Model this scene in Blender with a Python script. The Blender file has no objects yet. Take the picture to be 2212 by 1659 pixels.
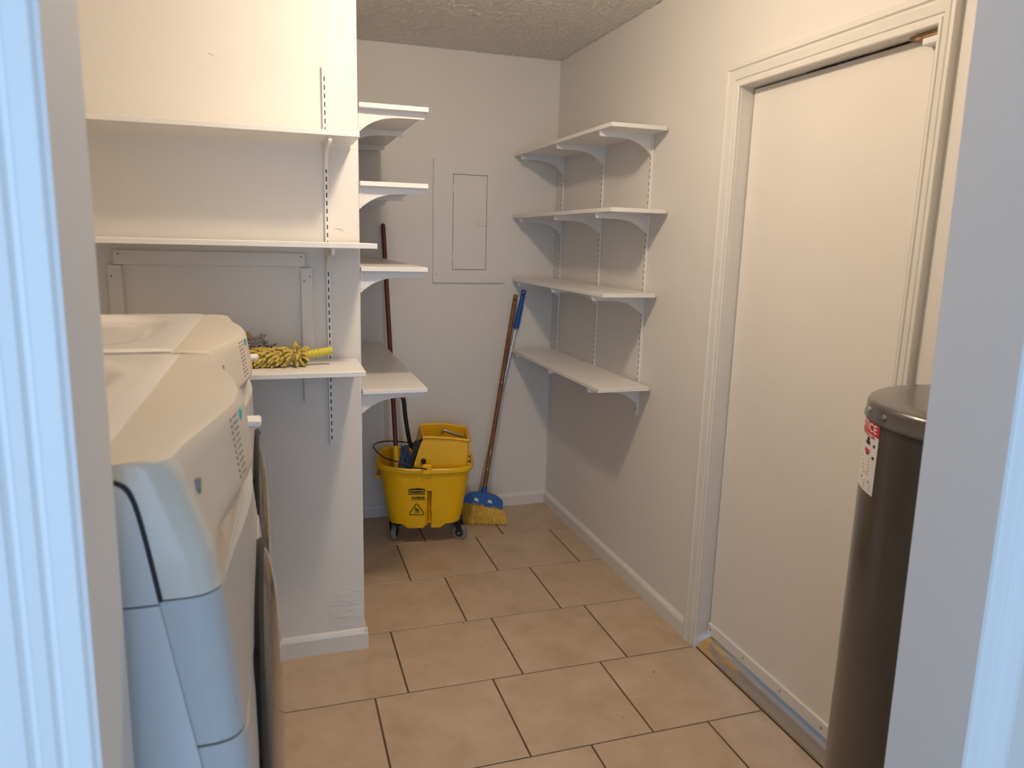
import bpy, bmesh, math, random
from mathutils import Vector, Matrix
random.seed(7)
S = bpy.context.scene
C = S.collection
R = math.radians

# ------------------------------------------------------------------ camera
yaw, pitch, roll, CAMH = 0.314692, 0.192211, 0.026403, 1.4952
fwd = Vector((math.sin(yaw)*math.cos(pitch), math.cos(yaw)*math.cos(pitch), -math.sin(pitch)))
r0 = Vector((math.cos(yaw), -math.sin(yaw), 0)); u0 = r0.cross(fwd)
rr = r0*math.cos(roll)+u0*math.sin(roll); uu = -r0*math.sin(roll)+u0*math.cos(roll)
cam = bpy.data.cameras.new('camera'); co = bpy.data.objects.new('camera', cam); C.objects.link(co)
m = Matrix((rr, uu, -fwd)).transposed().to_4x4(); m.translation = (0, 0, CAMH); co.matrix_world = m
cam.sensor_fit = 'HORIZONTAL'; cam.sensor_width = 36; cam.lens = 1581.63/2212*36
cam.clip_start = .02
cam.dof.use_dof = True; cam.dof.focus_distance = 2.9; cam.dof.aperture_fstop = 7.5
S.camera = co

# ------------------------------------------------------------------ world, lamps, exposure
W = bpy.data.worlds.new('world'); S.world = W; W.use_nodes = True
bg = W.node_tree.nodes['Background']; bg.inputs[0].default_value = (.44, .675, 1.0, 1); bg.inputs[1].default_value = 3.55
S.view_settings.view_transform = 'Standard'; S.view_settings.look = 'None'
S.view_settings.gamma = 1; S.view_settings.use_curve_mapping = False
S.view_settings.exposure = 0.0
LAMP = (0.50, 1.83, 2.36); LAMP_R = .062; LAMP_STRENGTH = 300; LAMP_COL = (1.0, .82, .62)

# ------------------------------------------------------------------ room measures (metres)
YB, XW, XL, YP, H = 3.8307, 1.4693, .2743, 2.528, 2.4354
YA, YC = .56, .67                       # doorway wall, near and far face
MR = Matrix.Translation((XW, YB, 0)) @ Matrix.Rotation(.008, 4, 'Z')    # right wall: x=0 is its face, y runs along it

# ------------------------------------------------------------------ material helpers
def mat(name, col, rough=.5, metal=0., spec=.5, noise=None, bump=None, coat=0., emit=None):
    """noise=(scale, amount, other colour), bump=(scale, strength, distance)"""
    M = bpy.data.materials.new(name); M.use_nodes = True
    N = M.node_tree.nodes; L = M.node_tree.links; b = N['Principled BSDF']
    b.inputs['Base Color'].default_value = (*col, 1); b.inputs['Roughness'].default_value = rough
    b.inputs['Metallic'].default_value = metal; b.inputs['Specular IOR Level'].default_value = spec
    b.inputs['Coat Weight'].default_value = coat
    if emit:
        b.inputs['Emission Color'].default_value = (*emit[0], 1); b.inputs['Emission Strength'].default_value = emit[1]
    tc = N.new('ShaderNodeTexCoord')
    if noise:
        n = N.new('ShaderNodeTexNoise'); n.inputs['Scale'].default_value = noise[0]; n.inputs['Detail'].default_value = 6
        L.new(tc.outputs['Object'], n.inputs['Vector'])
        rp = N.new('ShaderNodeValToRGB'); rp.color_ramp.elements[0].position = .38; rp.color_ramp.elements[1].position = .68
        rp.color_ramp.elements[0].color = (*col, 1)
        rp.color_ramp.elements[1].color = tuple(a*(1-noise[1])+c*noise[1] for a, c in zip(col, noise[2]))+(1,)
        L.new(n.outputs['Fac'], rp.inputs[0]); L.new(rp.outputs[0], b.inputs['Base Color'])
    if bump:
        n = N.new('ShaderNodeTexNoise'); n.inputs['Scale'].default_value = bump[0]; n.inputs['Detail'].default_value = 4
        L.new(tc.outputs['Object'], n.inputs['Vector'])
        bp = N.new('ShaderNodeBump'); bp.inputs['Strength'].default_value = bump[1]; bp.inputs['Distance'].default_value = bump[2]
        L.new(n.outputs['Fac'], bp.inputs['Height']); L.new(bp.outputs[0], b.inputs['Normal'])
    return M

M_wall = mat('wall_paint', (.78, .745, .70), .55, bump=(60, .12, .003))
M_ceil = mat('popcorn_ceiling', (.80, .76, .70), .9)
M_trim = mat('trim_paint', (.76, .73, .68), .32, bump=(25, .05, .002))
M_casing = mat('white_gloss_casing', (.88, .88, .88), .4)
M_jamb = mat('jamb_paint', (.78, .76, .75), .45, bump=(30, .08, .002))
M_door = mat('door_paint', (.82, .775, .72), .4, noise=(3, .25, (.76, .71, .66)), bump=(12, .05, .003))
M_grout = mat('grout', (.10, .055, .028), .9, noise=(9, .6, (.17, .10, .055)))
M_hall = mat('hall_floor', (.45, .36, .28), .5)
M_shelf = mat('white_melamine', (.82, .79, .76), .35)
M_white = mat('white_enamel_metal', (.80, .775, .745), .35)
M_dark = mat('dark_slot', (.03, .027, .025), .7)
M_panel = mat('panel_paint', (.78, .745, .70), .45)
M_yel = mat('yellow_plastic', (.88, .50, .003), .36, noise=(7, .35, (.80, .43, .003)))
M_blk = mat('black_plastic', (.012, .012, .013), .4)
M_rubber = mat('grey_rubber', (.23, .22, .21), .6)
M_steel = mat('zinc', (.55, .55, .55), .3, metal=1)
M_chrome = mat('chrome', (.75, .76, .78), .12, metal=1)
M_red = mat('dark_red_fibreglass', (.115, .012, .010), .35)
M_redgrip = mat('red_grip', (.30, .022, .022), .45)
M_blue = mat('blue_plastic', (.006, .085, .33), .4)
M_bluerag = mat('blue_yarn', (.055, .085, .17), .9)
M_brist = mat('yellow_bristle', (.80, .52, .09), .8, noise=(40, .6, (.52, .31, .04)))
M_alum = mat('brushed_aluminium', (.70, .69, .68), .3, metal=.8)
M_wood = mat('varnished_wood', (.25, .095, .028), .4, noise=(14, .7, (.10, .033, .012)))
M_cap = mat('enamel_white_lid', (.80, .76, .72), .18, coat=.3)
M_cream = mat('cream_lamplit_plastic', (.66, .595, .50), .25, noise=(4, .2, (.66, .62, .54)), coat=.1)  # console plastic with the lamp's warm light put into its cream tone
M_mach = mat('white_machine_paint', (.50, .495, .49), .35)
M_sheet = mat('side_sheet_paint', (.64, .64, .65), .35)
M_doorglass = mat('smoked_door', (.10, .085, .075), .12, coat=.6)
M_legend = mat('grey_print', (.22, .20, .18), .5)
M_teal = mat('teal_window', (.06, .40, .40), .15)
M_wh = mat('charcoal_enamel', (.060, .050, .045), .28, noise=(5, .3, (.075, .062, .055)), coat=.35)
M_whcap = mat('charcoal_lid', (.075, .065, .058), .3, coat=.4)
M_label = mat('label_paper', (.74, .70, .66), .5)
M_labelred = mat('label_red', (.55, .012, .03), .5)
M_print = mat('print_black', (.02, .016, .014), .6)
M_chenille = mat('yellow_chenille', (.58, .44, .10), .95, noise=(60, .5, (.38, .27, .06)))
M_yhandle = mat('lime_yellow_plastic', (.60, .50, .03), .35)
M_green = mat('olive_strap', (.06, .075, .012), .6)
M_yarn = mat('grey_yarn', (.50, .455, .43), .95, noise=(60, .8, (.22, .19, .175)))
M_bulb = mat('lamp_glass', (1, .9, .75), .3, emit=(LAMP_COL, LAMP_STRENGTH))
M_scrape = mat('bare_wood', (.50, .32, .17), .8, noise=(40, .7, (.16, .08, .04)))

def tile_material():
    M = bpy.data.materials.new('beige_tile'); M.use_nodes = True
    N = M.node_tree.nodes; L = M.node_tree.links; b = N['Principled BSDF']
    b.inputs['Roughness'].default_value = .42
    tc = N.new('ShaderNodeTexCoord'); oi = N.new('ShaderNodeObjectInfo')
    add = N.new('ShaderNodeVectorMath'); add.operation = 'ADD'
    sc = N.new('ShaderNodeVectorMath'); sc.operation = 'SCALE'; sc.inputs[3].default_value = 37
    comb = N.new('ShaderNodeCombineXYZ'); L.new(oi.outputs['Random'], comb.inputs[0]); L.new(oi.outputs['Random'], comb.inputs[1])
    L.new(comb.outputs[0], sc.inputs[0]); L.new(tc.outputs['Object'], add.inputs[0]); L.new(sc.outputs[0], add.inputs[1])
    n = N.new('ShaderNodeTexNoise'); n.inputs['Scale'].default_value = 7; n.inputs['Detail'].default_value = 8; n.inputs['Roughness'].default_value = .62
    L.new(add.outputs[0], n.inputs['Vector'])
    rp = N.new('ShaderNodeValToRGB'); e = rp.color_ramp.elements
    e[0].position = .28; e[0].color = (.44, .325, .215, 1); e[1].position = .72; e[1].color = (.60, .465, .345, 1)
    x = e.new(.5); x.color = (.53, .40, .28, 1)
    L.new(n.outputs['Fac'], rp.inputs[0])
    n2 = N.new('ShaderNodeTexNoise'); n2.inputs['Scale'].default_value = 2.6; n2.inputs['Detail'].default_value = 10; n2.inputs['Roughness'].default_value = .7
    L.new(add.outputs[0], n2.inputs['Vector'])
    r2 = N.new('ShaderNodeValToRGB'); r2.color_ramp.elements[0].position = .60; r2.color_ramp.elements[1].position = .80
    r2.color_ramp.elements[0].color = (0, 0, 0, 1); r2.color_ramp.elements[1].color = (.45, .45, .45, 1)
    L.new(n2.outputs['Fac'], r2.inputs[0])
    mx = N.new('ShaderNodeMixRGB'); L.new(r2.outputs[0], mx.inputs[0]); L.new(rp.outputs[0], mx.inputs[1]); mx.inputs[2].default_value = (.33, .24, .165, 1)
    L.new(mx.outputs[0], b.inputs['Base Color'])
    bp = N.new('ShaderNodeBump'); bp.inputs['Strength'].default_value = .15; bp.inputs['Distance'].default_value = .003
    L.new(n.outputs['Fac'], bp.inputs['Height']); L.new(bp.outputs[0], b.inputs['Normal'])
    return M
M_tile = tile_material()

def scuffed_wall():
    """wall paint with a scraped, patched spot low on the partition's corner"""
    M = mat('wall_paint_scuffed', (.78, .745, .70), .55)
    N = M.node_tree.nodes; L = M.node_tree.links; b = N['Principled BSDF']
    tc = N.new('ShaderNodeTexCoord')
    sub = N.new('ShaderNodeVectorMath'); sub.operation = 'SUBTRACT'; sub.inputs[1].default_value = (.215, 2.528, .17)
    L.new(tc.outputs['Object'], sub.inputs[0])
    ml = N.new('ShaderNodeVectorMath'); ml.operation = 'MULTIPLY'; ml.inputs[1].default_value = (15, 0, 11); L.new(sub.outputs[0], ml.inputs[0])
    ln = N.new('ShaderNodeVectorMath'); ln.operation = 'LENGTH'; L.new(ml.outputs[0], ln.inputs[0])
    mr = N.new('ShaderNodeMapRange'); mr.inputs[1].default_value = 1.15; mr.inputs[2].default_value = .5; L.new(ln.outputs['Value'], mr.inputs[0])
    mp = N.new('ShaderNodeMapping'); mp.inputs['Rotation'].default_value = (0, .35, 0); mp.inputs['Scale'].default_value = (22, 22, 75)
    L.new(tc.outputs['Object'], mp.inputs[0])
    n = N.new('ShaderNodeTexNoise'); n.inputs['Scale'].default_value = 1; n.inputs['Detail'].default_value = 5; L.new(mp.outputs[0], n.inputs[0])
    mu = N.new('ShaderNodeMath'); mu.operation = 'MULTIPLY'; L.new(mr.outputs[0], mu.inputs[0]); L.new(n.outputs['Fac'], mu.inputs[1])
    n3 = N.new('ShaderNodeTexNoise'); n3.inputs['Scale'].default_value = 60; L.new(tc.outputs['Object'], n3.inputs[0])
    ad = N.new('ShaderNodeMath'); ad.operation = 'MULTIPLY_ADD'; L.new(n3.outputs['Fac'], ad.inputs[0]); ad.inputs[1].default_value = .04; L.new(mu.outputs[0], ad.inputs[2])
    bp = N.new('ShaderNodeBump'); bp.inputs['Strength'].default_value = .55; bp.inputs['Distance'].default_value = .010
    L.new(ad.outputs[0], bp.inputs['Height']); L.new(bp.outputs[0], b.inputs['Normal'])
    return M
M_scuff = scuffed_wall()

def threshold_material():
    M = mat('worn_threshold', (.30, .26, .22), .62)
    N = M.node_tree.nodes; L = M.node_tree.links; b = N['Principled BSDF']
    tc = N.new('ShaderNodeTexCoord'); sx = N.new('ShaderNodeSeparateXYZ'); L.new(tc.outputs['Object'], sx.inputs[0])
    mr = N.new('ShaderNodeMapRange'); mr.inputs[1].default_value = -1.95; mr.inputs[2].default_value = -1.62; L.new(sx.outputs['Y'], mr.inputs[0])
    mp = N.new('ShaderNodeMapping'); mp.inputs['Scale'].default_value = (70, 14, 30); L.new(tc.outputs['Object'], mp.inputs[0])
    n = N.new('ShaderNodeTexNoise'); n.inputs['Scale'].default_value = 1; n.inputs['Detail'].default_value = 5; L.new(mp.outputs[0], n.inputs[0])
    a = N.new('ShaderNodeMath'); a.operation = 'MULTIPLY_ADD'; L.new(mr.outputs[0], a.inputs[0]); a.inputs[1].default_value = .30; L.new(n.outputs['Fac'], a.inputs[2])
    rp = N.new('ShaderNodeValToRGB'); e = rp.color_ramp.elements
    e[0].position = .60; e[0].color = (.30, .265, .235, 1); e[1].position = .72; e[1].color = (.55, .33, .13, 1)
    L.new(a.outputs[0], rp.inputs[0]); L.new(rp.outputs[0], b.inputs['Base Color'])
    return M
M_thr = threshold_material()

# ------------------------------------------------------------------ mesh helpers
MW = {}
def bx(bm, a, b, bev=0., seg=1):
    x0, y0, z0 = (min(p, q) for p, q in zip(a, b)); x1, y1, z1 = (max(p, q) for p, q in zip(a, b))
    v = [bm.verts.new(p) for p in ((x0,y0,z0),(x1,y0,z0),(x1,y1,z0),(x0,y1,z0),(x0,y0,z1),(x1,y0,z1),(x1,y1,z1),(x0,y1,z1))]
    f = [bm.faces.new([v[i] for i in q]) for q in ((3,2,1,0),(4,5,6,7),(0,1,5,4),(1,2,6,5),(2,3,7,6),(3,0,4,7))]
    if bev:
        es = list({e for q in f for e in q.edges})
        bmesh.ops.bevel(bm, geom=es, offset=bev, segments=seg, affect='EDGES', profile=.5)
    return bm
def prism(bm, pts, vec):
    """closed polygon (list of Vectors) pushed along vec"""
    a = [bm.verts.new(Vector(p)) for p in pts]; b = [bm.verts.new(Vector(p)+Vector(vec)) for p in pts]
    n = len(a)
    bm.faces.new(a[::-1]); bm.faces.new(b)
    for i in range(n): bm.faces.new((a[i], a[(i+1) % n], b[(i+1) % n], b[i]))
    bmesh.ops.recalc_face_normals(bm, faces=bm.faces[:])
    return bm
def tube(bm, pts, r, n=10, cap=True):
    """r: number or list along the path"""
    pts = [Vector(p) for p in pts]; rs = r if isinstance(r, (list, tuple)) else [r]*len(pts)
    rings = []; up = None
    for i, p in enumerate(pts):
        d = (pts[min(i+1, len(pts)-1)]-pts[max(i-1, 0)]).normalized()
        if up is None:
            up = Vector((0, 0, 1)) if abs(d.z) < .9 else Vector((1, 0, 0))
        s = d.cross(up).normalized(); up = s.cross(d).normalized()
        rings.append([bm.verts.new(p+(s*math.cos(2*math.pi*k/n)+up*math.sin(2*math.pi*k/n))*rs[i]) for k in range(n)])
    for a, b in zip(rings, rings[1:]):
        for k in range(n): bm.faces.new((a[k], a[(k+1) % n], b[(k+1) % n], b[k]))
    if cap:
        bm.faces.new(rings[0][::-1]); bm.faces.new(rings[-1])
    return bm
def lathe(bm, prof, n=48, c=(0, 0, 0), axis='Z', capb=True, capt=True):
    rings = []
    for r, z in prof:
        ring = []
        for k in range(n):
            a = 2*math.pi*k/n; x, y = r*math.cos(a), r*math.sin(a)
            p = {'Z': (x, y, z), 'X': (z, x, y), 'Y': (y, z, x)}[axis]
            ring.append(bm.verts.new(Vector(p)+Vector(c)))
        rings.append(ring)
    for a, b in zip(rings, rings[1:]):
        for k in range(n): bm.faces.new((a[k], a[(k+1) % n], b[(k+1) % n], b[k]))
    if capb: bm.faces.new(rings[0][::-1])
    if capt: bm.faces.new(rings[-1])
    return bm
def catmull(P, k=8, closed=False):
    P = [Vector(p) for p in P]; out = []
    n = len(P)
    for i in range(n-1):
        a, b, c, d = P[max(i-1, 0)], P[i], P[i+1], P[min(i+2, n-1)]
        for j in range(k):
            t = j/k
            out.append(.5*((2*b)+(c-a)*t+(2*a-5*b+4*c-d)*t*t+(3*b-a-3*c+d)*t**3))
    out.append(P[-1]); return out
def text_bm(bm, s, size, M, ext=.0004, spacing=1.0, align='CENTER', width=None, bold=0.):
    cu = bpy.data.curves.new('t', 'FONT'); cu.body = s; cu.size = size; cu.extrude = ext; cu.align_x = align; cu.align_y = 'CENTER'
    cu.space_character = spacing; cu.resolution_u = 3; cu.offset = bold
    o = bpy.data.objects.new('t', cu); C.objects.link(o)
    dg = bpy.context.evaluated_depsgraph_get(); me = bpy.data.meshes.new_from_object(o.evaluated_get(dg))
    if width:
        xs = [v.co.x for v in me.vertices]; k = width/(max(xs)-min(xs))
        for v in me.vertices: v.co.x *= k
    me.transform(M); bm.from_mesh(me)
    bpy.data.objects.remove(o); bpy.data.curves.remove(cu); bpy.data.meshes.remove(me)
    return bm
def B(): return bmesh.new()
def obj(name, bm, m, parent=None, smooth=False, label=None, world=True, angle=None, kind=None):
    """one mesh object; the bmesh is in world space and is moved into the parent's space"""
    me = bpy.data.meshes.new(name)
    bmesh.ops.recalc_face_normals(bm, faces=bm.faces[:])
    if parent is not None and world: bm.transform(MW[parent].inverted())
    if smooth:
        for f in bm.faces: f.smooth = True
    bm.to_mesh(me); bm.free(); me.materials.append(m)
    if smooth:
        try: me.set_sharp_from_angle(angle=R(angle or 40))
        except Exception: pass
    o = bpy.data.objects.new(name, me); C.objects.link(o)
    if parent is not None:
        o.parent = parent; MW[o] = MW[parent].copy()
    else: MW[o] = Matrix.Identity(4)
    if label: o['label'] = label
    if kind: o['kind'] = kind
    return o
def thing(name, label, cat, mtx, group=None):
    o = bpy.data.objects.new(name, None); C.objects.link(o); o.empty_display_size = .05
    if not isinstance(mtx, Matrix): mtx = Matrix.Translation(mtx)
    o.matrix_world = mtx; MW[o] = mtx.copy(); o['label'] = label; o['category'] = cat
    if group: o['group'] = group
    return o
def tag(o, label, cat, group=None):
    o['label'] = label; o['category'] = cat
    if group: o['group'] = group
    return o
def struct(name, bm, m, parent=None, smooth=False):
    o = obj(name, bm, m, parent, smooth)
    if parent is None: o['kind'] = 'structure'
    return o
def recentre(o, p):
    """move a top-level mesh's origin to p"""
    p = Vector(p); o.data.transform(Matrix.Translation(-p)); o.location = p; MW[o] = Matrix.Translation(p)
    return o

# ================================================================== STRUCTURE
# floor: grout bed with every tile as a part
U = .4064; Y0 = 1.7980; OFF = {0: .8689, 1: .6759, 2: .7876, 3: .6856, 4: .9392, 5: .6814}
def xright(y): return XW+.008*(YB-y)-.001
floor = struct('floor', bx(B(), (-1.1, YC-.15, -.06), (1.75, YB+.12, -.0025)), M_grout)
def tile(x0, x1, y0, y1):
    g = .0030
    x0, x1, y0, y1 = x0+g, x1-g, y0+g*.8, y1-g*.8
    if x1-x0 < .012 or y1-y0 < .012: return
    xa, xb = min(x1, xright(y0)-.004), min(x1, xright(y1)-.004)
    if xa-x0 < .012: return
    bm = B(); c = .0014; zt = random.uniform(-.0003, .0004)
    lo = [(x0,y0,-.0024),(xa,y0,-.0024),(xb,y1,-.0024),(x0,y1,-.0024)]
    mi = [(x,y,zt-c) for x,y,_ in lo]
    hi = [(x0+c,y0+c,zt),(xa-c,y0+c,zt),(xb-c,y1-c,zt),(x0+c,y1-c,zt)]
    L = [[bm.verts.new(p) for p in q] for q in (lo, mi, hi)]
    for a, b in zip(L, L[1:]):
        for k in range(4): bm.faces.new((a[k], a[(k+1) % 4], b[(k+1) % 4], b[k]))
    bm.faces.new(L[2])
    obj('tile', bm, M_tile, floor)
for j in range(-3, 6):                       # row j lies between y0+(j-1)U and y0+jU
    off = OFF.get(j, OFF[(j+6) % 2 if j < 0 else 0]) if j in OFF else (.69 if j % 2 else .87)
    ya, yb = max(Y0+(j-1)*U, YC-.13), min(Y0+j*U, YB-.002)
    if yb-ya < .02: continue
    for k in range(-5, 4):
        a, b = off+(k-1)*U, off+k*U
        if b < -.98 or a > xright(ya): continue
        if ya > 2.6 and b < XL-.02: continue  # nothing to see inside the partition
        tile(max(a, -1.0), b, ya, yb)
sl = B(); bx(sl, (XL+.001, Y0+5*U+.002, -.0024), (xright(YB)-.004, YB-.0005, 0)) if YB-(Y0+5*U) > .01 else sl.free()

bm = B()
for x, y, a in ((1.240, 2.090, .4), (.8046, 2.141, 1.2), (.6678, 2.594, .5), (1.3624, 3.186, .2), (.507, 2.473, 1.), (.466, 2.336, 2.), (1.021, 1.886, .1)):
    c, s_ = math.cos(a), math.sin(a); k = .0035 if x in (.6678, 1.240) else .0015
    prism(bm, [(x-c*k-s_*.001, y-s_*k+c*.001, .0002), (x+c*k-s_*.0012, y+s_*k+c*.001, .0002), (x+c*k*.8+s_*.001, y+s_*k-c*.001, .0002), (x-c*k+s_*.0008, y-s_*k-c*.001, .0002)], (0, 0, .0014))
obj('crumbs', bm, M_dark, floor, kind='stuff')
bm = B()
for x, y in ((.4144, 2.919), (.1623, 2.402), (.36, 2.62)): prism(bm, [(x-.004, y, .0002), (x, y-.002, .0002), (x+.005, y+.0005, .0002), (x, y+.002, .0002)], (0, 0, .001))
obj('plaster_specks', bm, M_trim, floor, kind='stuff')
ceiling = struct('ceiling', bx(B(), (-1.1, YC-.15, H), (1.75, YB+.12, H+.1)), M_ceil)
from mathutils import noise as mnoise
bm = B(); gx, gy = 190, 215; px0, px1, py0, py1 = XL+.001, 1.488, 2.30, YB-.001; rows = []
for i in range(gx+1):
    row = []
    for j in range(gy+1):
        x, y = px0+(px1-px0)*i/gx, py0+(py1-py0)*j/gy
        v = mnoise.noise((x*62, y*62, 3.1))*.75+mnoise.noise((x*120, y*120, 8.2))*.5
        x2 = min(x, xright(y)-.0005)
        row.append(bm.verts.new((x2, y, H-.0012-.010*max(0, v+.10))))
    rows.append(row)
for i in range(gx):
    for j in range(gy): bm.faces.new((rows[i][j], rows[i][j+1], rows[i+1][j+1], rows[i+1][j]))
for f in bm.faces: f.smooth = True
obj('popcorn_texture', bm, M_ceil, ceiling, kind='stuff')
wall_back = struct('wall_back', bx(B(), (XL, YB, 0), (1.75, YB+.12, H)), M_wall)
wall_left = struct('wall_left', bx(B(), (-1.07, YC, 0), (-.95, YP, H)), M_wall)
# partition: the block whose end wall carries the left shelves
wall_partition = struct('wall_partition', bx(B(), (-1.07, YP, 0), (XL, YB+.12, H), .004, 2), M_scuff)

for q in ([(-.167, 2.031), (-.158, 2.030), (-.151, 2.022), (-.157, 2.0255)], [(.196, 1.5235), (.213, 1.5240), (.2225, 1.5125), (.2145, 1.5215)], [(.041, .608), (.049, .6085), (.045, .6065)]):
    bm = B(); prism(bm, [(x, YP-.0028+.0012*(i % 2), z) for i, (x, z) in enumerate(q)], (0, .0024, 0)); obj('torn_paint', bm, M_panel, wall_partition)
# right wall with the exterior door's opening (wall coordinates)
DL, DR, DH = -1.636, -2.396, 2.012      # jamb faces and head
bm = B(); bx(bm, (0, DL+.02, 0), (.13, .0, H)); bx(bm, (0, -3.3, 0), (.13, DR-.02, H)); bx(bm, (0, DR-.02, DH+.02), (.13, DL+.02, H))
bm.transform(MR); wall_right = struct('wall_right', bm, M_wall)

# doorway wall (the camera stands in this doorway)
def jxr(z): return .7505+.020*(1.25-z)
def jxl(z): return -.1372-.006*(1.25-z)
JH = 2.04; JT = .018; HX = 1.0
bm = B()
prism(bm, [(-1.75, YA+.015, 0), (jxl(0)-JT, YA+.015, 0), (jxl(JH)-JT, YA+.015, JH), (-1.75, YA+.015, JH)], (0, YC-YA-.015, 0))
prism(bm, [(2.4, YA+.015, 0), (jxr(0)+JT, YA+.015, 0), (jxr(JH)+JT, YA+.015, JH), (2.4, YA+.015, JH)], (0, YC-YA-.015, 0))
bx(bm, (-1.75, YA+.015, JH), (2.4, YC, H+.1))
struct('wall_front', bm, M_wall)
t2 = B()
prism(t2, [(jxl(0)-JT, YA+.003, 0), (jxl(0), YA+.003, 0), (jxl(JH-JT), YA+.003, JH-JT), (jxl(JH-JT)-JT, YA+.003, JH-JT)], (0, YC-YA-.003, 0))
prism(t2, [(jxr(0)+JT, YA+.003, 0), (jxr(0), YA+.003, 0), (jxr(JH-JT), YA+.003, JH-JT), (jxr(JH-JT)+JT, YA+.003, JH-JT)], (0, YC-YA-.003, 0))
prism(t2, [(jxl(JH)-JT, YA+.003, JH-JT), (jxr(JH)+JT, YA+.003, JH-JT), (jxr(JH)+JT, YA+.003, JH), (jxl(JH)-JT, YA+.003, JH)], (0, YC-YA-.003, 0))
trim_2 = struct('trim_2', t2, M_jamb)     # the doorway's jambs
# moulded casing on the hall side: profile (distance from the jamb face, depth in front of the wall)
PROF = [(.004, 0), (.004, .013), (.006, .015), (.020, .015), (.0225, .0105), (.026, .0105), (.029, .015), (.037, .0165), (.040, .012), (.043, .012),
        (.047, .0175), (.058, .019), (.066, .018), (.070, .014), (.070, 0)]
def casing_leg(xf, s, z1):
    bm = B()
    a = [bm.verts.new((xf(0)+s*d, YA+.015-t, 0)) for d, t in PROF]
    b = [bm.verts.new((xf(z1)+s*d, YA+.015-t, z1)) for d, t in PROF]
    n = len(a)
    bm.faces.new(a); bm.faces.new(b)
    for i in range(n): bm.faces.new((a[i], a[(i+1) % n], b[(i+1) % n], b[i]))
    return bm
trim_3 = struct('trim_3', bx(B(), (jxl(JH)-.066, YA-.003, JH-.016), (jxr(JH)+.066, YA+.015, JH+.06), .003), M_casing)
obj('casing_leg', casing_leg(jxl, -1, JH-.016), M_casing, trim_3)
obj('casing_leg', casing_leg(jxr, 1, JH-.016), M_casing, trim_3)

# the hall the photograph was taken from: far end left open for sky light, back wall sized to shape it
struct('floor.001', bx(B(), (-1.75, -2.6, -.06), (2.4, YC-.15, -.003)), M_hall)
struct('ceiling.001', bx(B(), (-1.75, -2.6, H), (2.4, YC-.15, H+.1)), M_wall)
struct('wall_hall_left', bx(B(), (-1.87, -2.6, 0), (-1.75, YC, H+.1)), M_wall)
struct('wall_hall_right', bx(B(), (2.4, -2.6, 0), (2.52, YC, H+.1)), M_wall)
struct('wall_hall_baffle', bx(B(), (HX, -2.72, 0), (2.52, -2.6, H+.1)), M_wall)  # unseen wall added to narrow the opening and steer the daylight
pl = bpy.data.lights.new('daylight_portal', 'AREA'); pl.shape = 'RECTANGLE'; pl.size = HX+1.75; pl.size_y = 2.4; pl.cycles.is_portal = True
po = bpy.data.objects.new('daylight_portal', pl); C.objects.link(po); po.location = ((HX-1.75)/2, -2.58, 1.22); po.rotation_euler = (R(90), 0, 0)

# baseboards
def base_prof(h=.070, t=.016): return [(0, 0), (t, 0), (t, h-.018), (t-.003, h-.010), (t-.008, h-.004), (t-.012, h), (0, h)]
bm = B(); prism(bm, [(XL, YB-d, z) for d, z in base_prof()], (XW-XL+.0, 0, 0)); struct('baseboard_back', bm, M_trim)
bm = B(); prism(bm, [(-d, -.017, z) for d, z in base_prof()], (0, DL+.08+.017-.006, 0)); bm.transform(MR); struct('baseboard_right', bm, M_trim)
bm = B(); prism(bm, [(-.945, YP-d, z) for d, z in base_prof(.078, .014)], (XL+.945+.010, 0, 0)); struct('baseboard_partition', bm, M_trim)
bm = B(); prism(bm, [(XL+d, YP-.012, z) for d, z in base_prof(.078, .012)], (0, YB-YP-.006, 0)); struct('baseboard_alcove', bm, M_trim)

# ------------------------------------------------------------------ exterior door in the right wall
CT = .020
CP = [(.000, 0), (.000, .011), (.003, .014), (.014, .014), (.017, .0105), (.021, .0105), (.024, .015), (.046, .0175), (.050, .0145), (.054, .0145), (.058, .020), (.071, .020), (.074, .017), (.074, 0)]
def casing_door(k):
    """mitred legs and head, profile CP scaled in width by k on the right leg"""
    bm = B(); path = [(DL+.002, 0, 1, 0, 1.0), (DL+.002, DH, 1, 1, 1.0), (DR-.002, DH, -1, 1, k), (DR-.002, 0, -1, 0, k)]
    rings = []
    for y, z, sy, sz, kk in path:
        rings.append([bm.verts.new((-t, y+sy*d*kk, z+sz*d)) for d, t in CP])
    for a, b in zip(rings, rings[1:]):
        for i in range(len(CP)): bm.faces.new((a[i], a[(i+1) % len(CP)], b[(i+1) % len(CP)], b[i]))
    bm.faces.new(rings[0]); bm.faces.new(rings[-1])
    return bm
bm = casing_door(.68); bm.transform(MR); trim_1 = struct('trim_1', bm, M_trim)
def wr(bm): bm.transform(MR); return bm
door_1 = thing('door_1', 'x', 'x', MR); del door_1['label']; del door_1['category']; door_1['kind'] = 'structure'
bm = B(); SX = .045
bx(bm, (-.001, DL, .001), (.13, DL+.02, DH)); bx(bm, (-.001, DR-.02, .001), (.13, DR, DH)); bx(bm, (-.001, DR-.02, DH), (.13, DL+.02, DH+.02))
obj('jamb', wr(bm), M_trim, door_1)
bm = B(); bx(bm, (SX, -2.344, .07), (SX+.044, DL-.004, DH-.004), .002); obj('door_slab', wr(bm), M_door, door_1, label='plain cream painted flush door slab')
bm = B(); bx(bm, (SX-.001, DR, .05), (SX+.05, -2.3475, DH)); obj('door_stop', wr(bm), M_trim, door_1)
bm = B(); bx(bm, (SX+.046, DL-.012, .05), (SX+.06, DL, DH)); bx(bm, (SX+.046, DR, DH-.012), (SX+.06, DL, DH)); obj('outer_light_stop', wr(bm), M_dark, door_1)  # unseen dark strips added behind the slab to block sky light in the gap
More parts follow.
